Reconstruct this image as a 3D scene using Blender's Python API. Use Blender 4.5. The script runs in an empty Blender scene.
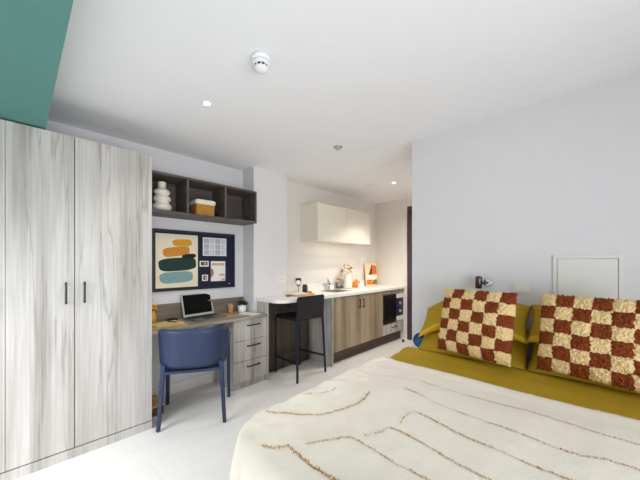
import bpy, bmesh, math, random
from mathutils import Vector, Matrix, noise
random.seed(7)
PI = math.pi
S = bpy.context.scene
COL = S.collection

# ------------------------------------------------------------------ materials
def lin(r, g, b):
    f = lambda c: (c / 255 / 12.92) if c / 255 <= 0.04045 else ((c / 255 + 0.055) / 1.055) ** 2.4
    return (f(r), f(g), f(b), 1.0)

def base_mat(name, rough=0.5, metal=0.0):
    m = bpy.data.materials.new(name); m.use_nodes = True
    b = m.node_tree.nodes['Principled BSDF']
    b.inputs['Roughness'].default_value = rough
    b.inputs['Metallic'].default_value = metal
    return m, m.node_tree, b

def plain(name, rgb, rough=0.5, metal=0.0, var=0.04, scale=6.0, bump=0.0, bscale=60.0):
    """procedural paint / plastic / cloth: slight noise in tone, optional fine bump"""
    m, nt, b = base_mat(name, rough, metal)
    N, L = nt.nodes, nt.links
    tc = N.new('ShaderNodeTexCoord')
    nz = N.new('ShaderNodeTexNoise'); nz.inputs['Scale'].default_value = scale; nz.inputs['Detail'].default_value = 4
    L.new(tc.outputs['Object'], nz.inputs['Vector'])
    cr = N.new('ShaderNodeValToRGB')
    c = lin(*rgb)
    cr.color_ramp.elements[0].position = 0.3; cr.color_ramp.elements[1].position = 0.7
    cr.color_ramp.elements[0].color = tuple(max(0, x * (1 - var)) for x in c[:3]) + (1,)
    cr.color_ramp.elements[1].color = tuple(min(1, x * (1 + var)) for x in c[:3]) + (1,)
    L.new(nz.outputs['Fac'], cr.inputs['Fac']); L.new(cr.outputs['Color'], b.inputs['Base Color'])
    if bump:
        n2 = N.new('ShaderNodeTexNoise'); n2.inputs['Scale'].default_value = bscale; n2.inputs['Detail'].default_value = 3
        L.new(tc.outputs['Object'], n2.inputs['Vector'])
        bp = N.new('ShaderNodeBump'); bp.inputs['Strength'].default_value = bump; bp.inputs['Distance'].default_value = 0.01
        L.new(n2.outputs['Fac'], bp.inputs['Height']); L.new(bp.outputs['Normal'], b.inputs['Normal'])
    return m

def wood(name, light, mid, dark, rough=0.45, axis='Z', plank=0.118, seed=0.0):
    """washed oak laminate: planks along one axis with streaks and a few long dark cracks"""
    m, nt, b = base_mat(name, rough)
    N, L = nt.nodes, nt.links
    geo = N.new('ShaderNodeNewGeometry')
    mp = N.new('ShaderNodeMapping'); mp.inputs['Location'].default_value = (seed, seed * 1.7, seed * 0.3)
    L.new(geo.outputs['Position'], mp.inputs['Vector'])
    def scaled(sx, sy, sz):
        q = N.new('ShaderNodeMapping'); q.inputs['Scale'].default_value = (sx, sy, sz)
        L.new(mp.outputs['Vector'], q.inputs['Vector']); return q
    sc = {'Z': (1, 1, 0.045), 'Y': (1, 0.045, 1), 'X': (0.045, 1, 1)}[axis]
    def nzt(k, detail, dist=0.0):
        q = scaled(*(k * s for s in sc))
        n = N.new('ShaderNodeTexNoise'); n.inputs['Scale'].default_value = 1.0
        n.inputs['Detail'].default_value = detail; n.inputs['Distortion'].default_value = dist
        L.new(q.outputs['Vector'], n.inputs['Vector']); return n
    broad = nzt(10, 3, 0.15); fine = nzt(70, 5, 0.1); crack = nzt(11, 3, 0.3)
    r1 = N.new('ShaderNodeValToRGB'); e = r1.color_ramp.elements
    e[0].position = 0.28; e[0].color = lin(*dark); e[1].position = 0.62; e[1].color = lin(*light)
    k = e.new(0.45); k.color = lin(*mid)
    L.new(broad.outputs['Fac'], r1.inputs['Fac'])
    r2 = N.new('ShaderNodeValToRGB'); e = r2.color_ramp.elements
    e[0].position = 0.25; e[0].color = (0.82, 0.81, 0.8, 1); e[1].position = 0.7; e[1].color = (1, 1, 1, 1)
    L.new(fine.outputs['Fac'], r2.inputs['Fac'])
    mx = N.new('ShaderNodeMix'); mx.data_type = 'RGBA'; mx.blend_type = 'MULTIPLY'; mx.inputs[0].default_value = 1
    L.new(r1.outputs['Color'], mx.inputs[6]); L.new(r2.outputs['Color'], mx.inputs[7])
    r3 = N.new('ShaderNodeValToRGB'); e = r3.color_ramp.elements
    e[0].position = 0.47; e[0].color = (1, 1, 1, 1); e[1].position = 0.515; e[1].color = (1, 1, 1, 1)
    k = e.new(0.5); k.color = (0.62, 0.60, 0.58, 1)
    L.new(crack.outputs['Fac'], r3.inputs['Fac'])
    m2 = N.new('ShaderNodeMix'); m2.data_type = 'RGBA'; m2.blend_type = 'MULTIPLY'; m2.inputs[0].default_value = 0.7
    L.new(mx.outputs[2], m2.inputs[6]); L.new(r3.outputs['Color'], m2.inputs[7])
    if axis == 'Z':     # laminate boards of slightly different tone, with a thin dark seam
        sep = N.new('ShaderNodeSeparateXYZ'); L.new(mp.outputs['Vector'], sep.inputs[0])
        def mth(op, a, bb=None):
            q = N.new('ShaderNodeMath'); q.operation = op
            for k, v in ((0, a), (1, bb)):
                if v is None: continue
                if isinstance(v, (int, float)): q.inputs[k].default_value = v
                else: L.new(v, q.inputs[k])
            return q.outputs[0]
        d = mth('DIVIDE', mth('ADD', sep.outputs[0], sep.outputs[1]), plank)
        wn = N.new('ShaderNodeTexWhiteNoise'); wn.noise_dimensions = '1D'; L.new(mth('FLOOR', d), wn.inputs['W'])
        tone = mth('ADD', mth('MULTIPLY', wn.outputs['Value'], .17), .83)
        seam = mth('SUBTRACT', 1.0, mth('MULTIPLY', mth('LESS_THAN', mth('FRACT', d), .028), .16))
        m3 = N.new('ShaderNodeMix'); m3.data_type = 'RGBA'; m3.blend_type = 'MULTIPLY'; m3.inputs[0].default_value = 1
        cb = N.new('ShaderNodeCombineColor'); tt = mth('MULTIPLY', tone, seam)
        for k in range(3): L.new(tt, cb.inputs[k])
        L.new(m2.outputs[2], m3.inputs[6]); L.new(cb.outputs[0], m3.inputs[7]); L.new(m3.outputs[2], b.inputs['Base Color'])
    else:
        L.new(m2.outputs[2], b.inputs['Base Color'])
    return m

def glassy(name, tint=(1, 1, 1)):
    m, nt, b = base_mat(name, 0.02)
    b.inputs['Transmission Weight'].default_value = 1.0
    b.inputs['Base Color'].default_value = tint + (1,)
    b.inputs['IOR'].default_value = 1.45
    return m

def emit(name, rgb, k):
    m, nt, b = base_mat(name, 0.4)
    b.inputs['Base Color'].default_value = lin(*rgb)
    b.inputs['Emission Color'].default_value = lin(*rgb); b.inputs['Emission Strength'].default_value = k
    return m

def floor_mat():
    m, nt, b = base_mat('pale_vinyl_plank', 0.38)
    N, L = nt.nodes, nt.links
    geo = N.new('ShaderNodeNewGeometry')
    mp = N.new('ShaderNodeMapping'); mp.inputs['Rotation'].default_value = (0, 0, PI / 2)
    L.new(geo.outputs['Position'], mp.inputs['Vector'])
    br = N.new('ShaderNodeTexBrick'); br.inputs['Scale'].default_value = 1.0
    br.inputs['Brick Width'].default_value = 1.2; br.inputs['Row Height'].default_value = 0.2
    br.inputs['Mortar Size'].default_value = 0.0015; br.inputs['Mortar Smooth'].default_value = 0.3
    br.inputs['Color1'].default_value = lin(230, 228, 224); br.inputs['Color2'].default_value = lin(227, 224, 219)
    br.inputs['Mortar'].default_value = lin(214, 208, 198)
    L.new(mp.outputs['Vector'], br.inputs['Vector'])
    q = N.new('ShaderNodeMapping'); q.inputs['Scale'].default_value = (22, 2.2, 1); L.new(geo.outputs['Position'], q.inputs['Vector'])
    nz = N.new('ShaderNodeTexNoise'); nz.inputs['Scale'].default_value = 1; nz.inputs['Detail'].default_value = 5
    L.new(q.outputs['Vector'], nz.inputs['Vector'])
    cr = N.new('ShaderNodeValToRGB'); cr.color_ramp.elements[0].color = (0.965, 0.96, 0.955, 1); cr.color_ramp.elements[1].color = (1, 1, 1, 1)
    cr.color_ramp.elements[0].position = 0.3; cr.color_ramp.elements[1].position = 0.6
    L.new(nz.outputs['Fac'], cr.inputs['Fac'])
    mx = N.new('ShaderNodeMix'); mx.data_type = 'RGBA'; mx.blend_type = 'MULTIPLY'; mx.inputs[0].default_value = 1
    L.new(br.outputs['Color'], mx.inputs[6]); L.new(cr.outputs['Color'], mx.inputs[7])
    L.new(mx.outputs[2], b.inputs['Base Color'])
    return m

M = {}
M['wall'] = plain('white_wall_paint', (224, 222, 223), 0.85, var=0.01)
M['wall_k'] = plain('kitchen_wall_paint', (226, 222, 214), 0.8, var=0.01)
M['ceil'] = plain('ceiling_paint', (238, 238, 240), 0.9, var=0.006)
M['teal'] = plain('teal_paint', (84, 138, 130), 0.6, var=0.03)
M['floor'] = floor_mat()
M['oak'] = wood('washed_oak', (212, 208, 203), (200, 195, 189), (168, 161, 153), 0.42)
M['oak2'] = wood('washed_oak_base_units', (180, 162, 136), (164, 146, 120), (130, 114, 92), 0.42, seed=3.1)  # same oak as the wardrobes, warm dim kitchen light mixed into its tone
M['upstandwood'] = wood('shaded_taupe_laminate', (138, 126, 110), (124, 113, 98), (104, 94, 82), 0.5, axis='Y', seed=7.3)  # same taupe as the desktop, its shade put into the colour
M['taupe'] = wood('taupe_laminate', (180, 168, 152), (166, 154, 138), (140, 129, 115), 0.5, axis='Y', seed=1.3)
M['shelfwood'] = wood('dark_taupe_laminate', (106, 96, 88), (94, 85, 78), (76, 68, 62), 0.5, axis='Y', seed=5.3)
M['kick'] = wood('brown_kickboard', (92, 72, 58), (80, 62, 50), (62, 48, 38), 0.5, axis='Y', seed=2.3)
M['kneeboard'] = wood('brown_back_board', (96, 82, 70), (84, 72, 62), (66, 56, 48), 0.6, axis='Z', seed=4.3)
M['handle'] = plain('black_handle', (34, 36, 42), 0.35, 0.6)
M['gap'] = plain('shadow_gap', (40, 36, 34), 0.9)
M['white'] = plain('white_gloss', (236, 234, 228), 0.25, var=0.01)
M['panelwhite'] = plain('panel_paint', (228, 226, 221), 0.6, var=0.01)
M['cream'] = plain('cream_gloss_laminate', (228, 222, 206), 0.3, var=0.01)
M['worktop'] = plain('white_worktop', (238, 235, 229), 0.3, var=0.02, scale=30)
M['navyplastic'] = plain('navy_plastic', (34, 48, 80), 0.45, var=0.03)
M['navymetal'] = plain('navy_metal', (32, 40, 58), 0.4, 0.2)
M['blackleather'] = plain('black_leather', (9, 9, 12), 0.5, bump=0.15, bscale=150)
M['feltnavy'] = plain('navy_felt', (26, 34, 54), 0.95, bump=0.2, bscale=300)
M['framenavy'] = plain('dark_navy_frame', (18, 22, 34), 0.4)
M['paper'] = plain('white_paper', (236, 234, 232), 0.8, var=0.01)
M['posterpaper'] = plain('ivory_poster_paper', (232, 220, 194), 0.8, var=0.015)
M['mustardprint'] = plain('mustard_ink', (214, 152, 34), 0.8, var=0.06, scale=30)
M['orangeprint'] = plain('ochre_ink', (206, 134, 50), 0.8, var=0.06, scale=30)
M['blackprint'] = plain('black_ink', (22, 22, 24), 0.8)
M['greenprint'] = plain('dark_green_ink', (22, 54, 46), 0.8, var=0.1, scale=20)
M['tealprint'] = plain('pale_teal_ink', (124, 160, 160), 0.8, var=0.06, scale=30)
M['greyprint'] = plain('grey_ink', (176, 180, 190), 0.8, var=0.1, scale=40)
M['greyprint2'] = plain('pale_grey_ink', (202, 204, 210), 0.8, var=0.08, scale=40)
M['salmon'] = plain('salmon_ink', (216, 170, 140), 0.8, var=0.04)
M['terracotta'] = plain('terracotta_ink', (182, 116, 78), 0.8, var=0.04)
M['photodark'] = plain('photo_dark', (70, 58, 56), 0.5, var=0.5, scale=60)
M['silver'] = plain('champagne_aluminium', (200, 194, 184), 0.4, 0.35, var=0.01)
M['deckgrey'] = plain('laptop_deck', (128, 126, 124), 0.4, 0.4, var=0.01)
M['keys'] = plain('laptop_keys', (40, 40, 44), 0.6)
M['screen'] = plain('black_screen', (10, 10, 12), 0.5, var=0.0)
M['screen'].node_tree.nodes['Principled BSDF'].inputs['Specular IOR Level'].default_value = 0.1
M['blackplastic'] = plain('black_plastic', (20, 20, 23), 0.4)
M['microglass'] = plain('microwave_door_glass', (12, 12, 16), 0.1)
M['microgrey'] = plain('microwave_steel', (188, 188, 192), 0.35, 0.5, var=0.01)
M['panelnavy'] = plain('control_panel', (42, 42, 74), 0.3)
M['chrome'] = plain('chrome', (205, 205, 208), 0.12, 1.0, var=0.0)
M['copper'] = plain('bronzed_metal', (96, 80, 76), 0.25, 0.9, var=0.02)
M['steel'] = plain('brushed_steel', (186, 180, 172), 0.35, 0.4, var=0.02)
M['ceramic'] = plain('ivory_ceramic', (236, 230, 214), 0.45, var=0.02)
M['whiteceramic'] = plain('white_ceramic', (240, 240, 240), 0.3, var=0.01)
M['yellow'] = plain('yellow_ceramic', (222, 164, 40), 0.4, var=0.08)
M['yellowflower'] = plain('yellow_petals', (226, 178, 46), 0.7, var=0.12, scale=40)
M['leaf'] = plain('dark_leaf', (44, 76, 40), 0.6, var=0.3, scale=30)
M['soil'] = plain('dark_soil', (56, 44, 34), 0.95)
M['dried'] = plain('dried_flower', (228, 212, 188), 0.8, var=0.1, scale=40)
M['driedbrown'] = plain('dried_stem', (176, 146, 112), 0.8, var=0.1, scale=40)
M['orange'] = plain('orange_glaze', (226, 140, 34), 0.4, var=0.08)
M['artorange'] = plain('print_orange', (222, 112, 28), 0.7, var=0.15, scale=30)
M['artbrown'] = plain('print_brown', (112, 66, 30), 0.7, var=0.15, scale=30)
M['artpeach'] = plain('print_peach', (246, 218, 180), 0.7, var=0.05)
M['artgreen'] = plain('print_olive', (138, 124, 44), 0.7, var=0.15, scale=30)
M['glass'] = glassy('clear_glass')
M['smoke'] = plain('smoked_glass', (66, 66, 70), 0.1, var=0.02)
M['boardwood'] = plain('pale_board_wood', (206, 172, 118), 0.5, var=0.08, scale=20)
M['notebook'] = plain('cream_notebook', (226, 202, 146), 0.7, var=0.03)
M['notebook2'] = plain('tan_notebook', (206, 168, 98), 0.7, var=0.03)
M['crate'] = plain('yellow_pine', (206, 160, 84), 0.6, var=0.08, scale=14)
M['cratedark'] = plain('dark_stained_side', (92, 60, 34), 0.6, var=0.08, scale=14)
M['throw'] = plain('cream_tufted_cotton', (248, 239, 224), 0.95, var=0.015, scale=14, bump=0.3, bscale=190)
M['tuft'] = plain('gold_tufting', (184, 140, 72), 0.95, var=0.25, scale=40)
M['olive'] = plain('olive_cotton', (176, 142, 12), 0.85, var=0.05, scale=4, bump=0.15, bscale=14)
M['mustard'] = plain('mustard_cotton', (222, 178, 40), 0.85, var=0.04)
M['rust'] = plain('rust_shag', (130, 58, 14), 0.98, var=0.3, scale=110, bump=0.5, bscale=160)
M['creamshag'] = plain('cream_shag', (238, 208, 152), 0.98, var=0.12, scale=110, bump=0.5, bscale=160)
M['mattress'] = plain('white_mattress', (230, 230, 228), 0.9)
M['bedbase'] = plain('grey_bed_base', (120, 116, 112), 0.9, bump=0.2, bscale=200)
M['navyvelvet'] = plain('navy_velvet', (34, 48, 92), 0.8)
M['tealvelvet'] = plain('blue_teal_velvet', (36, 92, 132), 0.8, var=0.15)
M['wicker'] = plain('woven_seagrass', (190, 138, 58), 0.8, var=0.35, scale=70, bump=0.6, bscale=90)
M['linen'] = plain('white_linen', (232, 224, 212), 0.9, bump=0.2, bscale=120)
M['doorbrown'] = plain('dark_door', (84, 62, 60), 0.5, var=0.06)
M['frameplum'] = plain('dark_door_frame', (74, 54, 62), 0.5, var=0.04)
M['led'] = emit('downlight_lens', (255, 246, 228), 14.0)
M['pencil1'] = plain('teal_pencil', (120, 180, 180), 0.5)
M['pencil2'] = plain('pink_pencil', (228, 140, 110), 0.5)
M['pencil3'] = plain('yellow_pencil', (226, 190, 70), 0.5)

# ------------------------------------------------------------------ mesh helpers
def ab(bm, x0, x1, y0, y1, z0, z1, mi=0, bev=0.0):
    """box from bounds, optionally bevelled, appended to bm"""
    t = bmesh.new()
    bmesh.ops.create_cube(t, size=1.0)
    for v in t.verts:
        v.co = Vector(((x0 + x1) / 2 + v.co.x * (x1 - x0), (y0 + y1) / 2 + v.co.y * (y1 - y0), (z0 + z1) / 2 + v.co.z * (z1 - z0)))
    if bev:
        bmesh.ops.bevel(t, geom=list(t.edges), offset=bev, segments=2, affect='EDGES', clamp_overlap=True)
    merge(bm, t, mi)

def merge(bm, t, mi=0, mat=None, smooth=False):
    if mat is not None: bmesh.ops.transform(t, matrix=mat, verts=list(t.verts))
    vm = {v: bm.verts.new(v.co) for v in t.verts}
    for f in t.faces:
        try:
            nf = bm.faces.new([vm[v] for v in f.verts])
        except ValueError:
            continue
        nf.material_index = mi if mi is not None else f.material_index
        nf.smooth = smooth or f.smooth
    t.free()

def prism(bm, pts, z0, z1, mi=0, bev=0.0):
    """vertical prism over a counter-clockwise outline"""
    t = bmesh.new()
    lo = [t.verts.new((x, y, z0)) for x, y in pts]; hi = [t.verts.new((x, y, z1)) for x, y in pts]
    n = len(pts)
    t.faces.new(list(reversed(lo))); top = t.faces.new(hi)
    for i in range(n): t.faces.new([lo[i], lo[(i + 1) % n], hi[(i + 1) % n], hi[i]])
    bmesh.ops.recalc_face_normals(t, faces=list(t.faces))
    if bev:
        es = [e for e in t.edges if abs(e.verts[0].co.z - e.verts[1].co.z) < 1e-6]
        bmesh.ops.bevel(t, geom=es, offset=bev, segments=2, affect='EDGES')
    merge(bm, t, mi)

def tube(bm, pts, r, mi=0, seg=10, cap=True):
    """round bar along points; r is a number or a list"""
    pts = [Vector(p) for p in pts]; n = len(pts)
    rr = r if isinstance(r, (list, tuple)) else [r] * n
    rings = []; prev = None
    for i, p in enumerate(pts):
        d = (pts[min(i + 1, n - 1)] - pts[max(i - 1, 0)]).normalized()
        if prev is None:
            a = d.orthogonal().normalized()
        else:
            a = (prev - d * prev.dot(d)).normalized()
        prev = a; b = d.cross(a)
        rings.append([bm.verts.new(p + (a * math.cos(2 * PI * k / seg) + b * math.sin(2 * PI * k / seg)) * rr[i]) for k in range(seg)])
    for i in range(n - 1):
        for k in range(seg):
            f = bm.faces.new([rings[i][k], rings[i][(k + 1) % seg], rings[i + 1][(k + 1) % seg], rings[i + 1][k]])
            f.smooth = True; f.material_index = mi
    if cap:
        f = bm.faces.new(list(reversed(rings[0]))); f.material_index = mi
        f = bm.faces.new(rings[-1]); f.material_index = mi

def sqbar(bm, p0, p1, w, d, mi=0, up=Vector((0, 0, 1)), taper=1.0, bev=0.003):
    """rectangular bar from p0 to p1 (w across, d the other way), tapering to the far end"""
    p0, p1 = Vector(p0), Vector(p1); ax = (p1 - p0).normalized()
    a = ax.cross(up)
    if a.length < 1e-3: a = Vector((1, 0, 0))
    a.normalize(); b = a.cross(ax).normalized()
    t = bmesh.new(); vs = []
    for p, k in ((p0, 1.0), (p1, taper)):
        vs.append([t.verts.new(p + a * (sx * w / 2 * k) + b * (sy * d / 2 * k)) for sx, sy in ((-1, -1), (1, -1), (1, 1), (-1, 1))])
    t.faces.new(list(reversed(vs[0]))); t.faces.new(vs[1])
    for k in range(4): t.faces.new([vs[0][k], vs[0][(k + 1) % 4], vs[1][(k + 1) % 4], vs[1][k]])
    bmesh.ops.recalc_face_normals(t, faces=list(t.faces))
    if bev: bmesh.ops.bevel(t, geom=list(t.edges), offset=bev, segments=2, affect='EDGES', clamp_overlap=True)
    merge(bm, t, mi)

def lathe(bm, prof, c=(0, 0, 0), seg=28, mi=0, axis=None, capb=True, capt=True):
    """revolve (radius, height) pairs about a vertical axis at c (or along axis)"""
    t = bmesh.new(); rings = []
    for r, z in prof:
        rings.append([t.verts.new((r * math.cos(2 * PI * k / seg), r * math.sin(2 * PI * k / seg), z)) for k in range(seg)])
    for i in range(len(prof) - 1):
        for k in range(seg):
            f = t.faces.new([rings[i][k], rings[i][(k + 1) % seg], rings[i + 1][(k + 1) % seg], rings[i + 1][k]]); f.smooth = True
    if capb: t.faces.new(list(reversed(rings[0])))
    if capt: t.faces.new(rings[-1])
    mt = Matrix.Translation(Vector(c))
    if axis is not None:
        mt = mt @ Vector((0, 0, 1)).rotation_difference(Vector(axis).normalized()).to_matrix().to_4x4()
    merge(bm, t, mi, mt)

def blob(bm, c, r, mi=0, sub=2, wob=0.0, seed=0):
    t = bmesh.new(); bmesh.ops.create_icosphere(t, subdivisions=sub, radius=1.0)
    rx, ry, rz = r if isinstance(r, (tuple, list)) else (r, r, r)
    for v in t.verts:
        k = 1 + wob * noise.noise(v.co * 2.3 + Vector((seed, seed * 2.1, 0)))
        v.co = Vector((v.co.x * rx * k + c[0], v.co.y * ry * k + c[1], v.co.z * rz * k + c[2]))
    merge(bm, t, mi, smooth=True)

BASE = {}
def rootbase(o):
    while o.parent is not None: o = o.parent
    return BASE.get(o.name, Vector((0, 0, 0)))

def obj(name, bm, mats, parent=None, origin=None, local=False, kind=None):
    """link one mesh object; geometry is given in world metres unless local"""
    me = bpy.data.meshes.new(name)
    if origin is not None:
        off = Vector(origin)
    elif parent is not None and not local:
        off = rootbase(parent)
    else:
        off = Vector((0, 0, 0))
    if off.length: bmesh.ops.translate(bm, vec=-off, verts=list(bm.verts))
    bm.normal_update(); bm.to_mesh(me); bm.free()
    for m in (mats if isinstance(mats, (list, tuple)) else [mats]): me.materials.append(M[m] if isinstance(m, str) else m)
    o = bpy.data.objects.new(name, me); COL.objects.link(o)
    if parent is not None: o.parent = parent
    if origin is not None: o.location = off; BASE[o.name] = off
    if kind: o['kind'] = kind
    return o

def thing(name, label, cat, loc, rot=(0, 0, 0), group=None):
    o = bpy.data.objects.new(name, None); COL.objects.link(o)
    o.empty_display_size = 0.05
    o.location = loc; o.rotation_euler = rot; BASE[o.name] = Vector(loc)
    o['label'] = label; o['category'] = cat
    if group: o['group'] = group
    return o

def tag(o, label, cat, group=None):
    o['label'] = label; o['category'] = cat
    if group: o['group'] = group
    return o

def struct(name, bm, mats, parent=None):
    return obj(name, bm, mats, parent, kind='structure')

def B(*boxes, bev=0.0):
    bm = bmesh.new()
    for b in boxes: ab(bm, *b[:6], mi=(b[6] if len(b) > 6 else 0), bev=bev)
    return bm

# camera pose (metres), needed by nothing else
CAM = Vector((3.3, 0.0, 1.3)); H = 2.40
XW = 0.24      # wall behind wardrobe and desk
XK = 0.32      # kitchen wall
YE = 4.60      # end wall
YH = 2.47      # wall behind the bed
XR = 4.75; YB = -1.45

# ------------------------------------------------------------------ room shell
struct('floor', B((XW - .2, XR + .1, YB - .1, YE + .1, -.08, 0)), 'floor')
struct('ceiling', B((XW - .2, XR + .1, YB - .1, YE + .1, H, H + .1)), 'ceil')
struct('wall_left', B((XW - .12, XW, YB, 1.87, 0, H)), 'wall')
struct('wall_column', B((XW - .12, .467, 1.87, 2.36, 0, H)), 'wall')
struct('wall_kitchen', B((XW - .12, XK, 2.36, YE, 0, H)), 'wall_k')
struct('wall_end', B((XW - .12, .965, YE, YE + .12, 0, H), (1.93, 2.2, YE, YE + .12, 0, H), (.965, 1.93, YE, YE + .12, 2.26, H)), 'wall_k')
struct('wall_head', B((2.09, XR + .1, YH, YH + .14, 0, H)), 'wall')
struct('wall_hall', B((2.09, 2.2, YH + .14, YE, 0, H)), 'wall')
# right wall, with an unseen window added to bring in side light
struct('wall_right', B((XR, XR + .12, YB, -1.2, 0, H), (XR, XR + .12, -1.2, 1.5, 0, .22), (XR, XR + .12, -1.2, 1.5, 1.66, H), (XR, XR + .12, 1.5, YH, 0, H)), 'wall')
struct('wall_window', B((XW, .9, YB - .12, YB, 0, H), (.9, 2.1, YB - .12, YB, 0, .12), (.9, 2.1, YB - .12, YB, 2.12, H), (2.1, XR, YB - .12, YB, 0, H)), 'wall')
def window_frame(name, boxes): struct(name, B(*boxes), 'white')
window_frame('window_1', [(.9, .95, YB - .09, YB - .04, .12, 2.12), (2.05, 2.1, YB - .09, YB - .04, .12, 2.12), (1.47, 1.53, YB - .09, YB - .04, .12, 2.12),
                          (.95, 2.05, YB - .09, YB - .04, .12, .17), (.95, 2.05, YB - .09, YB - .04, 2.07, 2.12)])
window_frame('window_added_side', [(XR + .03, XR + .08, -1.2, -1.15, .22, 1.66), (XR + .03, XR + .08, 1.45, 1.5, .22, 1.66), (XR + .03, XR + .08, .12, .18, .22, 1.66),
                          (XR + .03, XR + .08, -1.15, 1.45, .22, .27), (XR + .03, XR + .08, -1.15, 1.45, 1.61, 1.66)])
# teal dropped ceiling over the window end
struct('ceiling_bulkhead', B((XW, XR, YB, .128, 2.155, H)), 'teal')
# skirting below desk
struct('baseboard_left', B((XW, XW + .014, .745, 1.5, 0, .1)), 'white')
struct('baseboard_end', B((.92, .965, YE - .014, YE, 0, .09)), 'white')
# entrance door in the end wall
bm = B((.965, 1.035, YE - .012, YE + .08, 0, 2.26), (1.86, 1.93, YE - .012, YE + .08, 0, 2.26), (1.035, 1.86, YE - .012, YE + .08, 2.19, 2.26))
d = struct('door_1', bm, 'frameplum')
struct('door_leaf', B((1.037, 1.858, YE + .02, YE + .065, .006, 2.188)), 'doorbrown', d)
bm = bmesh.new(); tube(bm, [(1.10, YE + .02, 1.02), (1.10, YE - .03, 1.02), (1.22, YE - .03, 1.02)], .009)
struct('door_handle', bm, 'chrome', d)
# knee space back board below the bar (fixed boxing round the pipes)
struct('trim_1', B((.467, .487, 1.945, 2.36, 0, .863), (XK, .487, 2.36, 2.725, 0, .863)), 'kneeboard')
# ceiling hatch frame
bm = B((1.50, 1.985, 2.375, 2.395, H - .003, H), (1.50, 1.985, 2.86, 2.88, H - .003, H), (1.50, 1.52, 2.395, 2.86, H - .003, H), (1.965, 1.985, 2.395, 2.86, H - .003, H))
struct('trim_2', bm, 'ceil')

# ------------------------------------------------------------------ wardrobes
def bar_handle(x, y, z0, z1):
    bm = bmesh.new()
    sqbar(bm, (x + .026, y, z0), (x + .026, y, z1), .011, .011, up=Vector((1, 0, 0)), bev=.002)
    for z in (z0 + .012, z1 - .012): sqbar(bm, (x, y, z), (x + .026, y, z), .01, .01, bev=0)
    return bm
def hbar_handle(x, y0, y1, z):
    bm = bmesh.new()
    sqbar(bm, (x + .024, y0, z), (x + .024, y1, z), .011, .011, bev=.002)
    for y in (y0 + .012, y1 - .012): sqbar(bm, (x, y, z), (x + .024, y, z), .01, .01, bev=0)
    return bm
XD = .77
def wardrobe(y0, y1, doors, label):
    t = thing('wardrobe', label, 'wardrobe', ((XW + XD) / 2, (y0 + y1) / 2, 0))
    bm = B((XW + .005, XD - .022, y0, y0 + .018, .062, 2.145), (XW + .005, XD - .022, y1 - .018, y1, .062, 2.145),
           (XW + .005, XD - .022, y0 + .018, y1 - .018, .062, .082), (XW + .005, XD - .022, y0 + .018, y1 - .018, 2.125, 2.145),
           (XW + .005, XW + .015, y0 + .018, y1 - .018, .082, 2.125))
    obj('carcass', bm, 'oak', t)
    obj('plinth', B((XW + .005, XD + .004, y0, y1, 0, .06)), 'oak', t)
    for (a, b, hy) in doors:
        dd = obj('door', B((XD - .02, XD, a, b, .066, 2.145), bev=.0012), 'oak', t)
        if hy is not None: obj('handle', bar_handle(XD, hy, 1.03, 1.175), 'handle', dd)
    return t
wardrobe(-.046, .736, [(-.0455, .2665, .224), (.2705, .7355, .319)], 'tall pale oak two-door wardrobe beside the desk, dark bar handles')
wardrobe(-.80, -.0465, [(-.7975, -.0472, -.12)], 'pale oak single-door wardrobe cut off at the left edge under the teal ceiling')

# ------------------------------------------------------------------ desk
t = thing('desk', 'built-in greige wooden desk top with upstand between wardrobe and column', 'desk', (.45, 1.3, 0))
bm = bmesh.new()
prism(bm, [(XW + .003, .740), (.685, .740), (.685, 1.906), (.472, 1.906), (.472, 1.866), (XW + .003, 1.866)], .715, .74, bev=.002)
obj('desktop', bm, 'taupe', t)
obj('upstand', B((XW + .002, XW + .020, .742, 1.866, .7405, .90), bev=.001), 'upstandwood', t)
obj('side_panel', B((XW + .03, .64, .742, .760, 0, .714)), 'oak', t)
obj('cable_box', B((.50, .56, 1.17, 1.33, .672, .714), bev=.004), 'white', t)

t = thing('drawer_pedestal', 'pale oak three-drawer unit under right end of desk', 'drawers', (.55, 1.7, 0))
bm = bmesh.new()
prism(bm, [(XW + .02, 1.506), (.638, 1.506), (.638, 1.904), (.474, 1.904), (.474, 1.862), (XW + .02, 1.862)], .07, .712)
obj('carcass', bm, 'oak', t)
obj('plinth', B((.30, .636, 1.51, 1.86, 0, .069), (.48, .636, 1.86, 1.902, 0, .069)), 'oak', t)
for z0, z1 in ((.072, .281), (.285, .494), (.498, .708)):
    dr = obj('drawer', B((.640, .66, 1.508, 1.904, z0, z1), bev=.0012), 'oak', t)
    obj('handle', hbar_handle(.66, 1.652, 1.812, z1 - .058), 'handle', dr)

# wall cubby shelf
YS0, YS1, XS = .742, 1.868, .53
t = thing('wall_shelf', 'dark taupe open wall shelf with three cubbies above the pinboard', 'shelf', (.385, 1.3, 1.745))
obj('bottom_board', B((XW + .002, XS, YS0, YS1, 1.745, 1.768)), 'shelfwood', t)
obj('top_board', B((XW + .002, XS, YS0, YS1, 2.082, 2.102)), 'shelfwood', t)
obj('back_board', B((XW + .002, XW + .01, YS0 + .018, YS1 - .018, 1.768, 2.082)), 'shelfwood', t)
obj('side_board', B((XW + .002, XS, YS0, YS0 + .018, 1.768, 2.082)), 'shelfwood', t)
obj('side_board', B((XW + .002, XS, YS1 - .018, YS1, 1.768, 2.082)), 'shelfwood', t)
for y in (1.10, 1.482): obj('divider', B((XW + .01, XS - .002, y, y + .02, 1.768, 2.082)), 'shelfwood', t)

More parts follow.
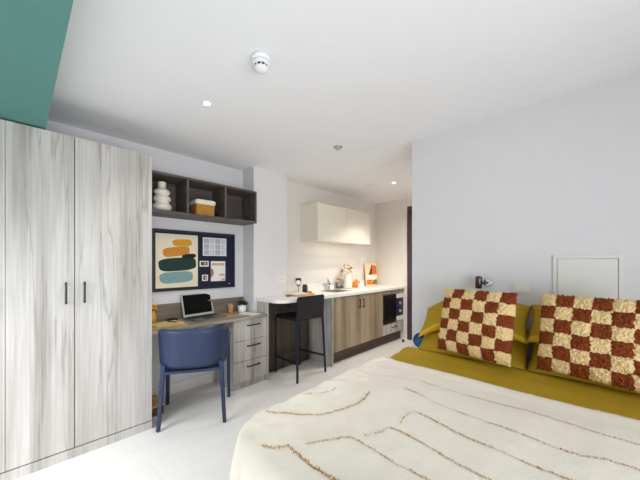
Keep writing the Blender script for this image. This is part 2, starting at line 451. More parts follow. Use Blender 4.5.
# vase in the cubby
bm = bmesh.new()
prof = [(.038, 0), (.05, .004)]
def bulge(zc, h, r, r0): return [(r0 + (r - r0) * math.sin(PI * k / 10) ** .8, zc - h / 2 + h * k / 10) for k in range(1, 10)]
prof += bulge(.045, .085, .083, .048) + bulge(.120, .070, .077, .045) + bulge(.182, .062, .070, .042)
prof += [(.036, .216), (.034, .24), (.035, .268), (.036, .276), (.030, .276), (.028, .24)]
lathe(bm, prof, (.40, .925, 1.768), 36)
tag(obj('vase', bm, 'ceramic', origin=(.40, .925, 1.768)), 'ivory stacked-bubble vase in left cubby of the wall shelf', 'vase')

# basket
t = thing('basket', 'small woven seagrass basket with white liner in middle cubby', 'basket', (.42, 1.295, 1.768))
bm = bmesh.new()
def rrect(x0, x1, y0, y1, r, n=4):
    pts = []
    for cx, cy, a0 in ((x1 - r, y0 + r, -PI / 2), (x1 - r, y1 - r, 0), (x0 + r, y1 - r, PI / 2), (x0 + r, y0 + r, PI)):
        pts += [(cx + r * math.cos(a0 + PI / 2 * k / n), cy + r * math.sin(a0 + PI / 2 * k / n)) for k in range(n + 1)]
    return pts
for k in range(7):      # woven coils
    z = 1.768 + .0005 + k * .0155; g = .004 * k / 6
    prism(bm, rrect(.335 - g, .505 + g, 1.20 - g, 1.39 + g, .02), z, z + .015, bev=.005)
obj('woven_body', bm, 'wicker', t)
bm = bmesh.new(); prism(bm, rrect(.327, .513, 1.192, 1.398, .022), 1.877, 1.921, bev=.008)
prism(bm, rrect(.345, .495, 1.21, 1.38, .02), 1.915, 1.926, bev=.004)
obj('cloth_liner', bm, 'linen', t)

# ------------------------------------------------------------------ pinboard and papers
XP = .262
t = thing('pinboard', 'navy felt pinboard in dark frame on wall above desk', 'pinboard', (XW, 1.32, 1.32))
y0, y1, z0, z1 = .888, 1.752, 1.022, 1.63
obj('felt_panel', B((XW + .002, XP - .006, y0 + .02, y1 - .02, z0 + .02, z1 - .02)), 'feltnavy', t)
bm = bmesh.new()
for b in ((XW + .002, XP, y0, y1, z0, z0 + .022), (XW + .002, XP, y0, y1, z1 - .022, z1), (XW + .002, XP, y0, y0 + .022, z0 + .022, z1 - .022), (XW + .002, XP, y1 - .022, y1, z0 + .022, z1 - .022)): ab(bm, *b, bev=.002)
obj('frame', bm, 'framenavy', t)
XF = XP - .006
def sheet_poly(bm, pts, x, th, mi):
    """flat shape in the wall plane (y, z outline) of thickness th"""
    t2 = bmesh.new()
    a = [t2.verts.new((x, y, z)) for y, z in pts]; b = [t2.verts.new((x + th, y, z)) for y, z in pts]
    n = len(pts); t2.faces.new(b); t2.faces.new(list(reversed(a)))
    for i in range(n): t2.faces.new([a[i], a[(i + 1) % n], b[(i + 1) % n], b[i]])
    bmesh.ops.recalc_face_normals(t2, faces=list(t2.faces)); merge(bm, t2, mi)
def rect(u0, u1, w0, w1): return [(u0, w0), (u1, w0), (u1, w1), (u0, w1)]
def ink(cy, cz, hy, hz, rot=0, p=3.6, n=40, seed=0):
    pts = []
    for k in range(n):
        a = 2 * PI * k / n; c, s = math.cos(a), math.sin(a)
        u = hy * math.copysign(abs(c) ** (2 / p), c); w = hz * math.copysign(abs(s) ** (2 / p), s)
        q = 1 + .05 * noise.noise(Vector((c * 1.5, s * 1.5, seed * 3.3)))
        pts.append((cy + q * (u * math.cos(rot) - w * math.sin(rot)), cz + q * (u * math.sin(rot) + w * math.cos(rot))))
    return pts
PY0, PY1, PZ0, PZ1 = .915, 1.32, 1.055, 1.588
def pu(x): return PY0 + (x - 40) / 302 * (PY1 - PY0)
def pv(y): return PZ1 - (y - 62) / 373 * (PZ1 - PZ0)
bm = bmesh.new()
sheet_poly(bm, rect(PY0, PY1, PZ0, PZ1), XF + .0006, .001, 0)
for i, (x0, x1, ya, yb, rot, mi) in enumerate(((155, 297, 96, 144, .04, 1), (86, 280, 150, 216, .13, 2), (58, 330, 226, 318, .06, 4), (65, 306, 324, 402, .05, 5), (220, 330, 197, 231, .1, 3))):
    ca, cb = (pu(x0) + pu(x1)) / 2, (pv(ya) + pv(yb)) / 2
    sheet_poly(bm, ink(ca, cb, (pu(x1) - pu(x0)) / 2, (pv(ya) - pv(yb)) / 2, rot, 3.6 if mi != 3 else 2.4, seed=i), XF + .0016, .0003 + .0001 * i, mi)
tag(obj('poster', bm, ['posterpaper', 'mustardprint', 'orangeprint', 'blackprint', 'greenprint', 'tealprint'], origin=(XF, 1.12, 1.055)),
    'ivory poster of stacked mustard, ochre, green and teal pebble shapes on pinboard', 'poster')
bm = bmesh.new(); sheet_poly(bm, rect(1.374, 1.645, 1.378, 1.575), XF + .0006, .001, 0)
for i in range(4):
    for j in range(3):
        a = 1.386 + i * .064; b = 1.388 + j * .061
        sheet_poly(bm, rect(a, a + .058, b, b + .055), XF + .0016, .0003, 1 + (i + 2 * j) % 2)
tag(obj('picture_sheet', bm, ['paper', 'greyprint', 'greyprint2'], origin=(XF, 1.51, 1.378)), 'pale sheet with grid of grey pictures, top right of pinboard', 'paper')
bm = bmesh.new(); sheet_poly(bm, rect(1.463, 1.632, 1.10, 1.32), XF + .0006, .001, 0)
sheet_poly(bm, rect(1.475, 1.622, 1.272, 1.300), XF + .0016, .0003, 1)
sheet_poly(bm, [(1.4635, 1.14), (1.480, 1.15), (1.494, 1.175), (1.496, 1.20), (1.488, 1.225), (1.472, 1.24), (1.4635, 1.243)], XF + .0016, .0003, 2)
sheet_poly(bm, rect(1.56, 1.624, 1.158, 1.180), XF + .0016, .0003, 1)
sheet_poly(bm, [(1.578, 1.104), (1.628, 1.104), (1.628, 1.136), (1.60, 1.130)], XF + .0016, .0003, 1)
tag(obj('card', bm, ['paper', 'salmon', 'terracotta'], origin=(XF, 1.55, 1.10)), 'white card with salmon bands and terracotta half circle, lower right of pinboard', 'card')
for (a, b, c, e, lab, r) in ((1.340, 1.438, 1.262, 1.322, 'small landscape snapshot pinned beside poster, above the square one', -.06), (1.366, 1.430, 1.108, 1.174, 'tiny square snapshot pinned low beside poster', .05)):
    bm = bmesh.new(); sheet_poly(bm, rect(a, b, c, e), XF + .0006, .001, 0); sheet_poly(bm, rect(a + .012, b - .012, c + .012, e - .010), XF + .0016, .0003, 1)
    ink_ = ink((a + b) / 2 + .008, (c + e) / 2, .012, .014, 0, 2); sheet_poly(bm, ink_, XF + .0019, .0003, 2)
    tag(obj('snapshot', bm, ['paper', 'photodark', 'salmon'], origin=(XF, (a + b) / 2, c)), lab, 'photo', 'snapshots on the pinboard')
bm = bmesh.new(); lathe(bm, [(.0055, 0), (.0065, .003), (.005, .006)], (XF + .0004, 1.68, 1.067), 12, axis=(1, 0, 0))
tag(obj('push_pin', bm, 'white', origin=(XF, 1.68, 1.067)), 'tiny white pin in bottom right corner of pinboard', 'pin')

# ------------------------------------------------------------------ things on the desk
ZD = .7402
LR = math.radians(-72.5)
t = thing('laptop', 'open champagne laptop with black screen on desk', 'laptop', (.405, 1.325, ZD), (0, 0, math.radians(96)))
# local: x along the width, -y towards the user
W2, DP = .168, .235
bm = bmesh.new(); ab(bm, -W2, W2, -DP + .1, .1, .002, .016, bev=.004); obj('base', bm, 'deckgrey', t, local=True)
bm = bmesh.new()
for r in range(5):
    for c in range(13):
        x = -.150 + c * .0232; y = .078 - r * .021
        ab(bm, x, x + .0200, y - .018, y, .016, .0172)
ab(bm, -.055, .055, -.12, -.045, .016, .0166)
obj('keyboard', bm, 'keys', t, local=True)
tilt = Matrix.Translation((0, .098, .014)) @ Matrix.Rotation(math.radians(-16), 4, 'X')
bm = bmesh.new(); q = bmesh.new(); ab(q, -W2, W2, -.0035, .0035, 0, .238, bev=.003); merge(bm, q, 0, tilt)
lid = obj('lid', bm, 'silver', t, local=True)
bm = bmesh.new(); q = bmesh.new(); ab(q, -W2 + .016, W2 - .016, -.0048, -.0034, .024, .224); merge(bm, q, 0, tilt)
obj('screen', bm, 'screen', lid, local=True)

# pencil pot
px, py = .335, 1.655
t = thing('pencil_pot', 'little orange pot of coloured pencils between laptop and plant', 'pencil pot', (px, py, ZD))
bm = bmesh.new(); lathe(bm, [(.026, 0), (.028, .042), (.026, .042), (.024, .006)], (px, py, ZD), 20, capt=True); obj('pot', bm, 'orange', t)
for k, (a, b, hh, mt_) in enumerate(((-.012, -.016, .115, 'pencil1'), (-.004, -.006, .105, 'pencil1'), (.006, .002, .112, 'pencil2'), (.008, -.010, .098, 'pencil2'), (-.008, .012, .09, 'pencil3'), (.004, .014, .098, 'pencil3'))):
    bm = bmesh.new(); tube(bm, [(px + a * .7, py + b * .7, ZD + .008), (px + a, py + b * 1.3, ZD + hh - .012), (px + a * 1.03, py + b * 1.36, ZD + hh)], [.0075, .0075, .002], seg=6)
    obj('pencil', bm, mt_, t)

# potted plant
px, py = .375, 1.775
t = thing('potted_plant', 'small green plant in white pot on right end of desk', 'plant', (px, py, ZD))
bm = bmesh.new(); lathe(bm, [(.039, 0), (.043, .004), (.045, .088), (.041, .088), (.039, .07)], (px, py, ZD), 28); pot = obj('pot', bm, 'whiteceramic', t)
bm = bmesh.new(); lathe(bm, [(.0385, 0), (.0385, .006)], (px, py, ZD + .071), 20); obj('soil', bm, 'soil', t)
bm = bmesh.new()
for k in range(170):
    a = random.random() * 2 * PI; el = random.random() ** .7 * PI / 2; r = .012 + .042 * random.random() ** .5
    c = Vector((px + r * math.cos(a) * math.sin(el + .3), py + r * math.sin(a) * math.sin(el + .3), ZD + .082 + .048 * math.cos(el) * (.4 + .6 * random.random())))
    dv = Vector((math.cos(a), math.sin(a), .5 + random.random())).normalized(); s_ = dv.orthogonal().normalized(); L_ = .018; w_ = .007
    v = [bm.verts.new(c - dv * L_ * .5), bm.verts.new(c + s_ * w_), bm.verts.new(c + dv * L_), bm.verts.new(c - s_ * w_)]
    bm.faces.new(v)
for k in range(10):
    a = k * 2 * PI / 10; tube(bm, [(px + .01 * math.cos(a), py + .01 * math.sin(a), ZD + .076), (px + .028 * math.cos(a), py + .028 * math.sin(a), ZD + .11)], .0015, seg=5)
obj('foliage', bm, 'leaf', t)

# magazine at the right end
bm = bmesh.new(); q = bmesh.new(); ab(q, -.105, .105, -.07, .07, 0, .006, bev=.001); merge(bm, q, 0, Matrix.Translation((.535, 1.775, ZD)) @ Matrix.Rotation(math.radians(12), 4, 'Z'))
tag(obj('magazine', bm, 'paper', origin=(.535, 1.775, ZD)), 'thin white magazine lying on desk in front of potted plant', 'magazine')

# notebooks on the left
bm = bmesh.new(); q = bmesh.new(); ab(q, -.11, .11, -.155, .155, 0, .010, bev=.001); merge(bm, q, 0, Matrix.Translation((.515, .925, ZD)) @ Matrix.Rotation(math.radians(-6), 4, 'Z'))
tag(obj('notebook', bm, 'notebook2', origin=(.515, .925, ZD)), 'tan notebook on left end of desk, under the cream one', 'notebook')
bm = bmesh.new(); q = bmesh.new(); ab(q, -.085, .085, -.12, .12, 0, .009, bev=.001); merge(bm, q, 0, Matrix.Translation((.505, .93, ZD + .0105)) @ Matrix.Rotation(math.radians(9), 4, 'Z'))
tag(obj('notebook', bm, 'notebook', origin=(.505, .93, ZD + .0105)), 'cream notebook lying on top of the tan notebook', 'notebook')
bm = bmesh.new(); tube(bm, [(.44, .96, ZD + .0237), (.53, 1.0, ZD + .0237), (.545, 1.007, ZD + .0237)], [.004, .004, .001], seg=8)
tag(obj('pen', bm, 'blackplastic', origin=(.49, .98, ZD + .02)), 'dark pen lying on the cream notebook', 'pen')
bm = bmesh.new(); ab(bm, .29, .345, 1.005, 1.09, ZD, ZD + .022, bev=.006)
tag(obj('charger', bm, 'blackplastic', origin=(.317, 1.05, ZD)), 'small black adapter at back of desk left of laptop', 'charger')

# yellow vase with blooms
px, py = .315, .862
t = thing('flower_vase', 'yellow vase of yellow blooms at left end of desk against wardrobe', 'vase', (px, py, ZD))
bm = bmesh.new(); lathe(bm, [(.034, 0), (.04, .01), (.042, .05), (.036, .09), (.028, .105), (.031, .115), (.026, .115), (.024, .1)], (px, py, ZD), 26); obj('vessel', bm, 'yellow', t)
bm = bmesh.new()
blooms = [(.0, .0, .21), (.02, .025, .165), (-.02, -.02, .17), (.015, -.02, .19), (-.015, .02, .15), (.03, .0, .145), (.0, .035, .135)]
for (a, b, hh) in blooms: tube(bm, [(px + a * .3, py + b * .3, ZD + .09), (px + a, py + b, ZD + hh)], .002, seg=5)
obj('stems', bm, 'leaf', t)
for k, (a, b, hh) in enumerate(blooms):
    bm = bmesh.new(); blob(bm, (px + a, py + b, ZD + hh), (.016, .016, .013), 0, 2, .4, k); obj('bloom', bm, 'yellowflower', t)

# wooden crate under the desk
t = thing('crate', 'low yellow pine box with dark front on floor under left end of desk', 'box', (.50, .86, 0))
obj('lid', B((.36, .60, .775, .885, .075, .09), bev=.002), 'crate', t)
obj('body', B((.37, .592, .78, .88, 0, .0748)), 'cratedark', t)

# ------------------------------------------------------------------ desk chair
cc = Vector((.779, 1.078, 0)); fdir = Vector((-.868, .497, 0))
ang = math.atan2(fdir.y, fdir.x) - PI / 2
t = thing('desk_chair', 'navy blue plastic tub chair pulled up to the desk', 'chair', cc, (0, 0, ang))
# seat
bm = bmesh.new()
pts = []
for k in range(36):
    a = 2 * PI * k / 36; c, s = math.cos(a), math.sin(a); p = 3.2
    x = .235 * math.copysign(abs(c) ** (2 / p), c); y = .225 * math.copysign(abs(s) ** (2 / p), s)
    pts.append((x * (1 + .06 * (y / .225)), y))
prism(bm, pts, .425, .448, bev=.008)
obj('seat', bm, 'navyplastic', t, local=True)
# shell: swept wall round the back, arms dropping to the front legs
bm = bmesh.new(); n = 44; rows = 10; grid = []
def shell_path(u):
    """u -1..1 round the back from left arm tip to right arm tip; returns point and outward normal"""
    a = u * math.radians(150) / 1.0
    if abs(u) < .62:
        th = u / .62 * PI / 2
        p = 2.7
        c, s = math.sin(th), math.cos(th)
        x = .262 * math.copysign(abs(c) ** (2 / p), c); y = -.02 - .225 * abs(s) ** (2 / p)
    else:
        k = (abs(u) - .62) / .38
        x = math.copysign(.262 + .010 * k, u); y = -.02 + .245 * k
    return Vector((x, y, 0))
outer = []; inner = []
for i in range(n + 1):
    u = -1 + 2 * i / n
    p = shell_path(u); d = (shell_path(min(1, u + .02)) - shell_path(max(-1, u - .02))).normalized(); nrm = Vector((d.y, -d.x, 0))
    k = max(0, (abs(u) - .30) / .70); k = k * k * (3 - 2 * k)
    top = .782 - .145 * k; bot = .470 + .12 * max(0, (abs(u) - .45) / .55)
    for arr, off in ((outer, .011), (inner, -.011)):
        col = []
        for j in range(rows + 1):
            w = j / rows; z = bot + (top - bot) * w
            lean = .035 * (w - .5) * max(0, 1 - abs(u) * 1.2)
            rnd = .006 * (max(0, abs(w - .5) * 2 - .8) / .2) ** 2
            col.append(bm.verts.new(p + nrm * (off - math.copysign(rnd, off)) + nrm * lean + Vector((0, 0, z))))
        arr.append(col)
def fq(a, b, c, d_):
    f = bm.faces.new([a, b, c, d_]); f.smooth = True
for i in range(n):
    for j in range(rows):
        fq(outer[i][j], outer[i + 1][j], outer[i + 1][j + 1], outer[i][j + 1])
        fq(inner[i + 1][j], inner[i][j], inner[i][j + 1], inner[i + 1][j + 1])
    fq(outer[i][rows], outer[i + 1][rows], inner[i + 1][rows], inner[i][rows])
    fq(inner[i][0], inner[i + 1][0], outer[i + 1][0], outer[i][0])
for i in (0, n):
    for j in range(rows): bm.faces.new([outer[i][j], outer[i][j + 1], inner[i][j + 1], inner[i][j]])
bmesh.ops.recalc_face_normals(bm, faces=list(bm.faces))
obj('backrest', bm, 'navyplastic', t, local=True)
for sx in (-1, 1):
    bm = bmesh.new()
    sqbar(bm, (sx * .243, -.232, 0), (sx * .214, -.194, .50), .028, .028, taper=1.25, up=Vector((0, 1, 0)), bev=.006)
    obj('leg', bm, 'navyplastic', t, local=True)
    bm = bmesh.new()
    sqbar(bm, (sx * .268, .228, 0), (sx * .262, .213, .62), .028, .032, taper=1.3, up=Vector((0, 1, 0)), bev=.006)
    sqbar(bm, (sx * .262, .21, .436), (sx * .20, .19, .436), .03, .022, bev=.003)
    obj('leg', bm, 'navyplastic', t, local=True)
bm = bmesh.new()
sqbar(bm, (-.215, -.204, .437), (.215, -.204, .437), .03, .022, bev=.004)
obj('back_rail', bm, 'navyplastic', t, local=True)

# ------------------------------------------------------------------ bar stool
t = thing('bar_stool', 'tall black bar stool with low back under the white bar', 'stool', (.745, 2.31, 0))
obj('seat', B((.545, .945, 2.115, 2.505, .658, .694), bev=.010), 'blackleather', t)
bm = bmesh.new(); q = bmesh.new(); ab(q, -.009, .009, -.205, .205, 0, .245, bev=.006)
merge(bm, q, 0, Matrix.Translation((.948, 2.305, .686)) @ Matrix.Rotation(math.radians(3), 4, 'Y'))
obj('backrest', bm, 'blackleather', t)
feet = {'a': ((.962, 2.093), (.948, 2.105)), 'b': ((.950, 2.553), (.945, 2.507)), 'c': ((.530, 2.137), (.548, 2.127)), 'd': ((.548, 2.500), (.555, 2.485))}
for k, (f0, f1) in feet.items():
    bm = bmesh.new(); z1 = .93 if k in 'ab' else .666
    lo = Vector((*f0, 0)); hi = Vector((*f1, .666)); 
    sqbar(bm, lo, hi, .022, .022, up=Vector((0, 1, 0)), bev=.003)
    if k in 'ab': sqbar(bm, hi, hi + Vector((.012, 0, .25)), .02, .02, up=Vector((0, 1, 0)), bev=.003)
    obj('leg', bm, 'navymetal', t)
def onleg(k, z):
    f0, f1 = feet[k]; w = z / .666; return Vector((f0[0] + (f1[0] - f0[0]) * w, f0[1] + (f1[1] - f0[1]) * w, z))
for a, b in (('c', 'a'), ('d', 'b'), ('c', 'd')):
    bm = bmesh.new(); sqbar(bm, onleg(a, .20), onleg(b, .20), .020, .020, bev=.002); obj('footrest', bm, 'navymetal', t)

# ------------------------------------------------------------------ kitchen units
t = thing('base_cabinet', 'two-door oak kitchen base unit with pale end panel under sink', 'cabinet', (.6, 3.33, 0))
obj('end_panel', B((.489, .905, 2.730, 2.750, 0, .864)), 'oak', t)
obj('carcass', B((XK + .003, .876, 2.752, 3.918, .162, .70), (.84, .876, 2.752, 3.918, .70, .862)), 'oak2', t)
obj('kickboard', B((.80, .832, 2.752, 3.918, 0, .160)), 'kick', t)
for a, b, hy in ((2.754, 3.338, 3.295), (3.342, 3.918, 3.385)):
    dd = obj('door', B((.879, .899, a, b, .165, .858), bev=.0012), 'oak2', t)
    obj('handle', bar_handle(.899, hy, .67, .80), 'handle', dd)
t = thing('appliance_cabinet', 'oak kitchen unit framing the built-in microwave, right of sink unit', 'cabinet', (.6, 4.26, 0))
obj('carcass', B((XK + .003, .879, 3.923, 3.941, .162, .862), (XK + .003, .879, 4.575, 4.595, .162, .862), (XK + .003, .879, 3.941, 4.575, .162, .18), (XK + .003, .33, 3.941, 4.575, .18, .862), (XK + .003, .879, 3.941, 4.575, .318, .334)), 'oak2', t)
obj('top_rail', B((.879, .899, 3.923, 4.595, .803, .858)), 'oak2', t)
obj('kickboard', B((.80, .832, 3.923, 4.595, 0, .160)), 'kick', t)
dr = obj('drawer', B((.879, .899, 3.923, 4.595, .165, .322), bev=.0012), 'oak', t)
obj('handle', hbar_handle(.899, 4.18, 4.34, .262), 'handle', dr)
t = thing('microwave', 'built-in black microwave with steel-edged controls in the oak unit', 'microwave', (.6, 4.26, .336))
obj('body', B((.45, .885, 3.950, 4.566, .3355, .798), bev=.003), 'microgrey', t)
obj('door', B((.8852, .905, 3.952, 4.335, .345, .788), bev=.003), 'blackplastic', t)
obj('door_window', B((.9052, .9075, 3.985, 4.315, .41, .73)), 'microglass', t)
pn = obj('control_panel', B((.8852, .905, 4.338, 4.564, .42, .718), bev=.003), 'panelnavy', t)
bm = bmesh.new()
lathe(bm, [(.026, 0), (.024, .016)], (.9052, 4.45, .50), 20, axis=(1, 0, 0)); obj('dial', bm, 'microgrey', pn)
bm = bmesh.new(); lathe(bm, [(.026, 0), (.024, .016)], (.9052, 4.45, .63), 20, axis=(1, 0, 0)); obj('dial', bm, 'microgrey', pn)
obj('trim_plate', B((.8852, .9045, 4.338, 4.564, .7185, .788)), 'white', t)
obj('trim_plate', B((.8852, .9045, 4.338, 4.564, .345, .4195)), 'white', t)

# worktop with rounded bar end, hole for the sink, upstand
t = thing('worktop', 'long white kitchen worktop with rounded breakfast bar end', 'worktop', (.6, 3.2, .865))
SX0, SX1, SY0, SY1 = .44, .74, 2.98, 3.34
bm = bmesh.new()
out = [(.470, 1.902), (.56, 1.905), (.65, 1.912)]
cx, cy, rr = .755, 2.05, .138
out += [(cx + .137 * math.cos(a), cy + rr * math.sin(a)) for a in [(-100 + 100 * k / 12) / 180 * PI for k in range(13)]]
out += [(.905, 2.73), (.915, 2.80), (.915, SY0), (XK + .002, SY0), (XK + .002, 2.362), (.470, 2.362)]
prism(bm, out, .865, .90)
ab(bm, XK + .002, SX0, SY0, SY1, .865, .90); ab(bm, SX1, .915, SY0, SY1, .865, .90)
ab(bm, XK + .002, .915, SY1, YE - .002, .865, .90)
obj('top', bm, 'worktop', t)
obj('upstand', B((XK + .002, XK + .018, 2.37, YE - .002, .9003, 1.0), bev=.001), 'worktop', t)
# bar end panel
tag(obj('bar_end_panel', B((.470, .655, 1.912, 1.940, 0, .864)), 'oak', origin=(.56, 1.926, 0)), 'narrow pale upright panel carrying bar end beside the drawers', 'panel')
# sink
t = thing('sink', 'stainless steel sink let into the white worktop', 'sink', (.59, 3.16, .9))
bm = bmesh.new()
a, b, c, e = SX0 + .004, SX1 - .004, SY0 + .004, SY1 - .004
ab(bm, a, a + .006, c, e, .74, .899); ab(bm, b - .006, b, c, e, .74, .899); ab(bm, a, b, c, c + .006, .74, .899); ab(bm, a, b, e - .006, e, .74, .899); ab(bm, a, b, c, e, .734, .74)
obj('basin', bm, 'steel', t)
bm = bmesh.new()
for q in ((a - .014, a + .004, c - .014, e + .014), (b - .004, b + .014, c - .014, e + .014), (a + .004, b - .004, c - .014, c + .004), (a + .004, b - .004, e - .004, e + .014)): ab(bm, *q, .9003, .9028)
obj('rim', bm, 'steel', t)
# tap
fx, fy = .385, 3.24
t = thing('tap', 'chrome mixer tap with lever behind the sink', 'tap', (fx, fy, .9))
bm = bmesh.new(); lathe(bm, [(.026, 0), (.026, .008), (.019, .012), (.019, .10), (.022, .105), (.022, .13), (.014, .138)], (fx, fy, .9003), 20); obj('body', bm, 'chrome', t)
bm = bmesh.new(); tube(bm, [(fx + .01, fy, .975), (fx + .06, fy - .01, .995), (fx + .12, fy - .02, .99), (fx + .135, fy - .022, .972)], .011); obj('spout', bm, 'chrome', t)
bm = bmesh.new(); tube(bm, [(fx, fy, 1.03), (fx + .02, fy - .05, 1.06), (fx + .03, fy - .085, 1.078)], [.010, .008, .006]); obj('lever', bm, 'chrome', t)

# wall cupboard
t = thing('wall_cupboard', 'cream gloss wall cupboard above the kitchen worktop', 'cupboard', (.48, 3.34, 1.6))
obj('carcass', B((XK + .002, .628, 2.73, 3.955, 1.6, 2.10)), 'cream', t)
for a, b in ((2.73, 3.342), (3.3432, 3.955)): obj('door', B((.630, .648, a, b, 1.596, 2.10), bev=.0012), 'cream', t)
# sockets
def plate(y0, y1, z0, z1, x, label, nrm='x'):
    t = thing('wall_socket', label, 'socket', (x, (y0 + y1) / 2, z0))
    obj('face_plate', B((x, x + .008, y0, y1, z0, z1), bev=.003), 'white', t)
    for k in (.3, .7):
        y = y0 + (y1 - y0) * k; z = (z0 + z1) / 2
        obj('outlet', B((x + .0082, x + .0088, y - .005, y + .005, z - .002, z + .012), (x + .0082, x + .0088, y - .016, y - .008, z - .012, z - .008), (x + .0082, x + .0088, y + .008, y + .016, z - .012, z - .008)), 'greyprint', t)
plate(2.20, 2.345, 1.06, 1.145, .4672, 'white double socket on the column above the bar')
plate(4.12, 4.265, 1.32, 1.40, XK + .0005, 'white double socket on kitchen wall above the art print')

# ------------------------------------------------------------------ things on the worktop
ZW = .9004
# stemmed smoked glass
gx, gy = .46, 2.56
t = thing('wine_glass', 'clear stemmed glass with dark base of bowl on bar', 'glass', (gx, gy, ZW))
bm = bmesh.new(); lathe(bm, [(.032, 0), (.032, .003), (.006, .008), (.004, .02), (.004, .085), (.010, .092)], (gx, gy, ZW), 24); obj('stem', bm, 'smoke', t)
bm = bmesh.new(); lathe(bm, [(.008, .0925), (.032, .105), (.040, .14), (.036, .20), (.0345, .20), (.038, .14), (.030, .108), (.006, .097)], (gx, gy, ZW), 28); obj('bowl', bm, 'glass', t)
bm = bmesh.new(); lathe(bm, [(.006, .098), (.027, .1085), (.0305, .114), (.002, .114)], (gx, gy, ZW), 24); obj('drink', bm, 'smoke', t)
# serving board with napkin, knife, cheese
bx, by = .62, 2.45
t = thing('serving_board', 'pale wooden serving board on the bar behind the stool back', 'board', (bx, by, ZW), (0, 0, math.radians(4)))
bm = bmesh.new(); prism(bm, rrect(-.11, .11, -.17, .17, .03), 0, .014, bev=.003); obj('board', bm, 'boardwood', t, local=True)
bm = bmesh.new(); prism(bm, rrect(-.02, .02, -.24, -.165, .016), .002, .013, bev=.003); obj('handle', bm, 'blackplastic', t, local=True)
bm = bmesh.new()
nx = 14; g = []
for i in range(nx + 1):
    row = []
    for j in range(nx + 1):
        u, v = i / nx, j / nx; z = .018 + .034 * (.5 + .5 * noise.noise(Vector((u * 3, v * 3, 2)))) * math.sin(PI * u) ** .5 * math.sin(PI * v) ** .5
        row.append(bm.verts.new((bx - .085 + .17 * u, by - .15 + .24 * v, ZW + z)))
    g.append(row)
for i in range(nx):
    for j in range(nx): bm.faces.new([g[i][j], g[i + 1][j], g[i + 1][j + 1], g[i][j + 1]]).smooth = True
o = tag(obj('napkin', bm, 'linen', origin=(bx, by, ZW + .0145)), 'crumpled white napkin on the serving board', 'napkin')
sm = o.modifiers.new('thick', 'SOLIDIFY'); sm.thickness = .003
bm = bmesh.new(); prism(bm, [(bx + .02, by + .095), (bx + .09, by + .10), (bx + .05, by + .155)], ZW + .0142, ZW + .045, bev=.004)
tag(obj('cheese', bm, 'yellow', origin=(bx + .05, by + .12, ZW + .0142)), 'yellow wedge of cheese on right end of serving board', 'cheese')
gx, gy = .45, 2.69
t = thing('jar', 'small dark jar with green label beside the serving board', 'jar', (gx, gy, ZW))
bm = bmesh.new(); lathe(bm, [(.033, 0), (.036, .004), (.036, .085), (.03, .095), (.03, .11), (.002, .11)], (gx, gy, ZW), 24); obj('body', bm, 'blackplastic', t)
bm = bmesh.new(); lathe(bm, [(.0365, .05), (.0365, .084)], (gx, gy, ZW), 24, capb=False, capt=False); obj('label_band', bm, 'leaf', t)

# pitcher with dried flowers
gx, gy = .455, 3.60
t = thing('flower_pitcher', 'ivory pitcher of dried flowers on kitchen worktop', 'pitcher', (gx, gy, ZW))
bm = bmesh.new(); lathe(bm, [(.060, 0), (.074, .012), (.078, .06), (.070, .13), (.052, .185), (.05, .205), (.056, .225), (.05, .225), (.045, .2)], (gx, gy, ZW), 30); pit = obj('vessel', bm, 'ceramic', t)
bm = bmesh.new(); tube(bm, [(gx - .01, gy + .055, ZW + .20), (gx - .01, gy + .10, ZW + .19), (gx - .01, gy + .115, ZW + .14), (gx - .01, gy + .075, ZW + .08)], .008); obj('handle', bm, 'ceramic', t)
heads = [(math.cos(k * 2.4) * .075 * math.sqrt((k + .5) / 13), math.sin(k * 2.4) * .105 * math.sqrt((k + .5) / 13), .27 + .085 * (1 - (k / 13) ** 1.3) + .02 * math.sin(k * 5)) for k in range(13)]
bm = bmesh.new()
for a, b, hh in heads: tube(bm, [(gx + a * .3, gy + b * .3, ZW + .2), (gx + a, gy + b, ZW + hh)], .002, seg=5)
obj('stems', bm, 'driedbrown', t)
for k, (a, b, hh) in enumerate(heads):
    bm = bmesh.new(); blob(bm, (gx + a, gy + b, ZW + hh), .023, 0, 2, .5, k); obj('flower_head', bm, 'dried' if k % 4 else 'driedbrown', t)
gx, gy = .395, 3.475
t = thing('glass_jar', 'clear glass storage jar left of the flower pitcher', 'jar', (gx, gy, ZW))
bm = bmesh.new(); lathe(bm, [(.036, 0), (.04, .005), (.04, .13), (.034, .145), (.031, .145), (.036, .128), (.036, .008)], (gx, gy, ZW), 24); obj('body', bm, 'glass', t)
bm = bmesh.new(); lathe(bm, [(.036, .1455), (.036, .165), (.012, .168), (.012, .182)], (gx, gy, ZW), 24); obj('lid', bm, 'boardwood', t)
# orange pot
gx, gy = .42, 3.885
t = thing('teapot', 'round orange teapot between the pitcher and the art print', 'teapot', (gx, gy, ZW))
bm = bmesh.new(); lathe(bm, [(.04, 0), (.062, .02), (.07, .055), (.058, .095), (.03, .108)], (gx, gy, ZW), 28); obj('body', bm, 'orange', t)
bm = bmesh.new(); lathe(bm, [(.03, .1085), (.024, .118), (.008, .122), (.010, .134), (.004, .138)], (gx, gy, ZW), 20); obj('lid', bm, 'orange', t)
bm = bmesh.new(); tube(bm, [(gx + .055, gy - .03, ZW + .05), (gx + .085, gy - .045, ZW + .075), (gx + .098, gy - .05, ZW + .10)], [.013, .010, .008]); obj('spout', bm, 'orange', t)
gx, gy = .57, 3.80
t = thing('sugar_bowl', 'small white lidded bowl on the worktop before the orange teapot', 'bowl', (gx, gy, ZW))
bm = bmesh.new(); lathe(bm, [(.03, 0), (.045, .012), (.05, .045), (.045, .062)], (gx, gy, ZW), 26); obj('body', bm, 'whiteceramic', t)
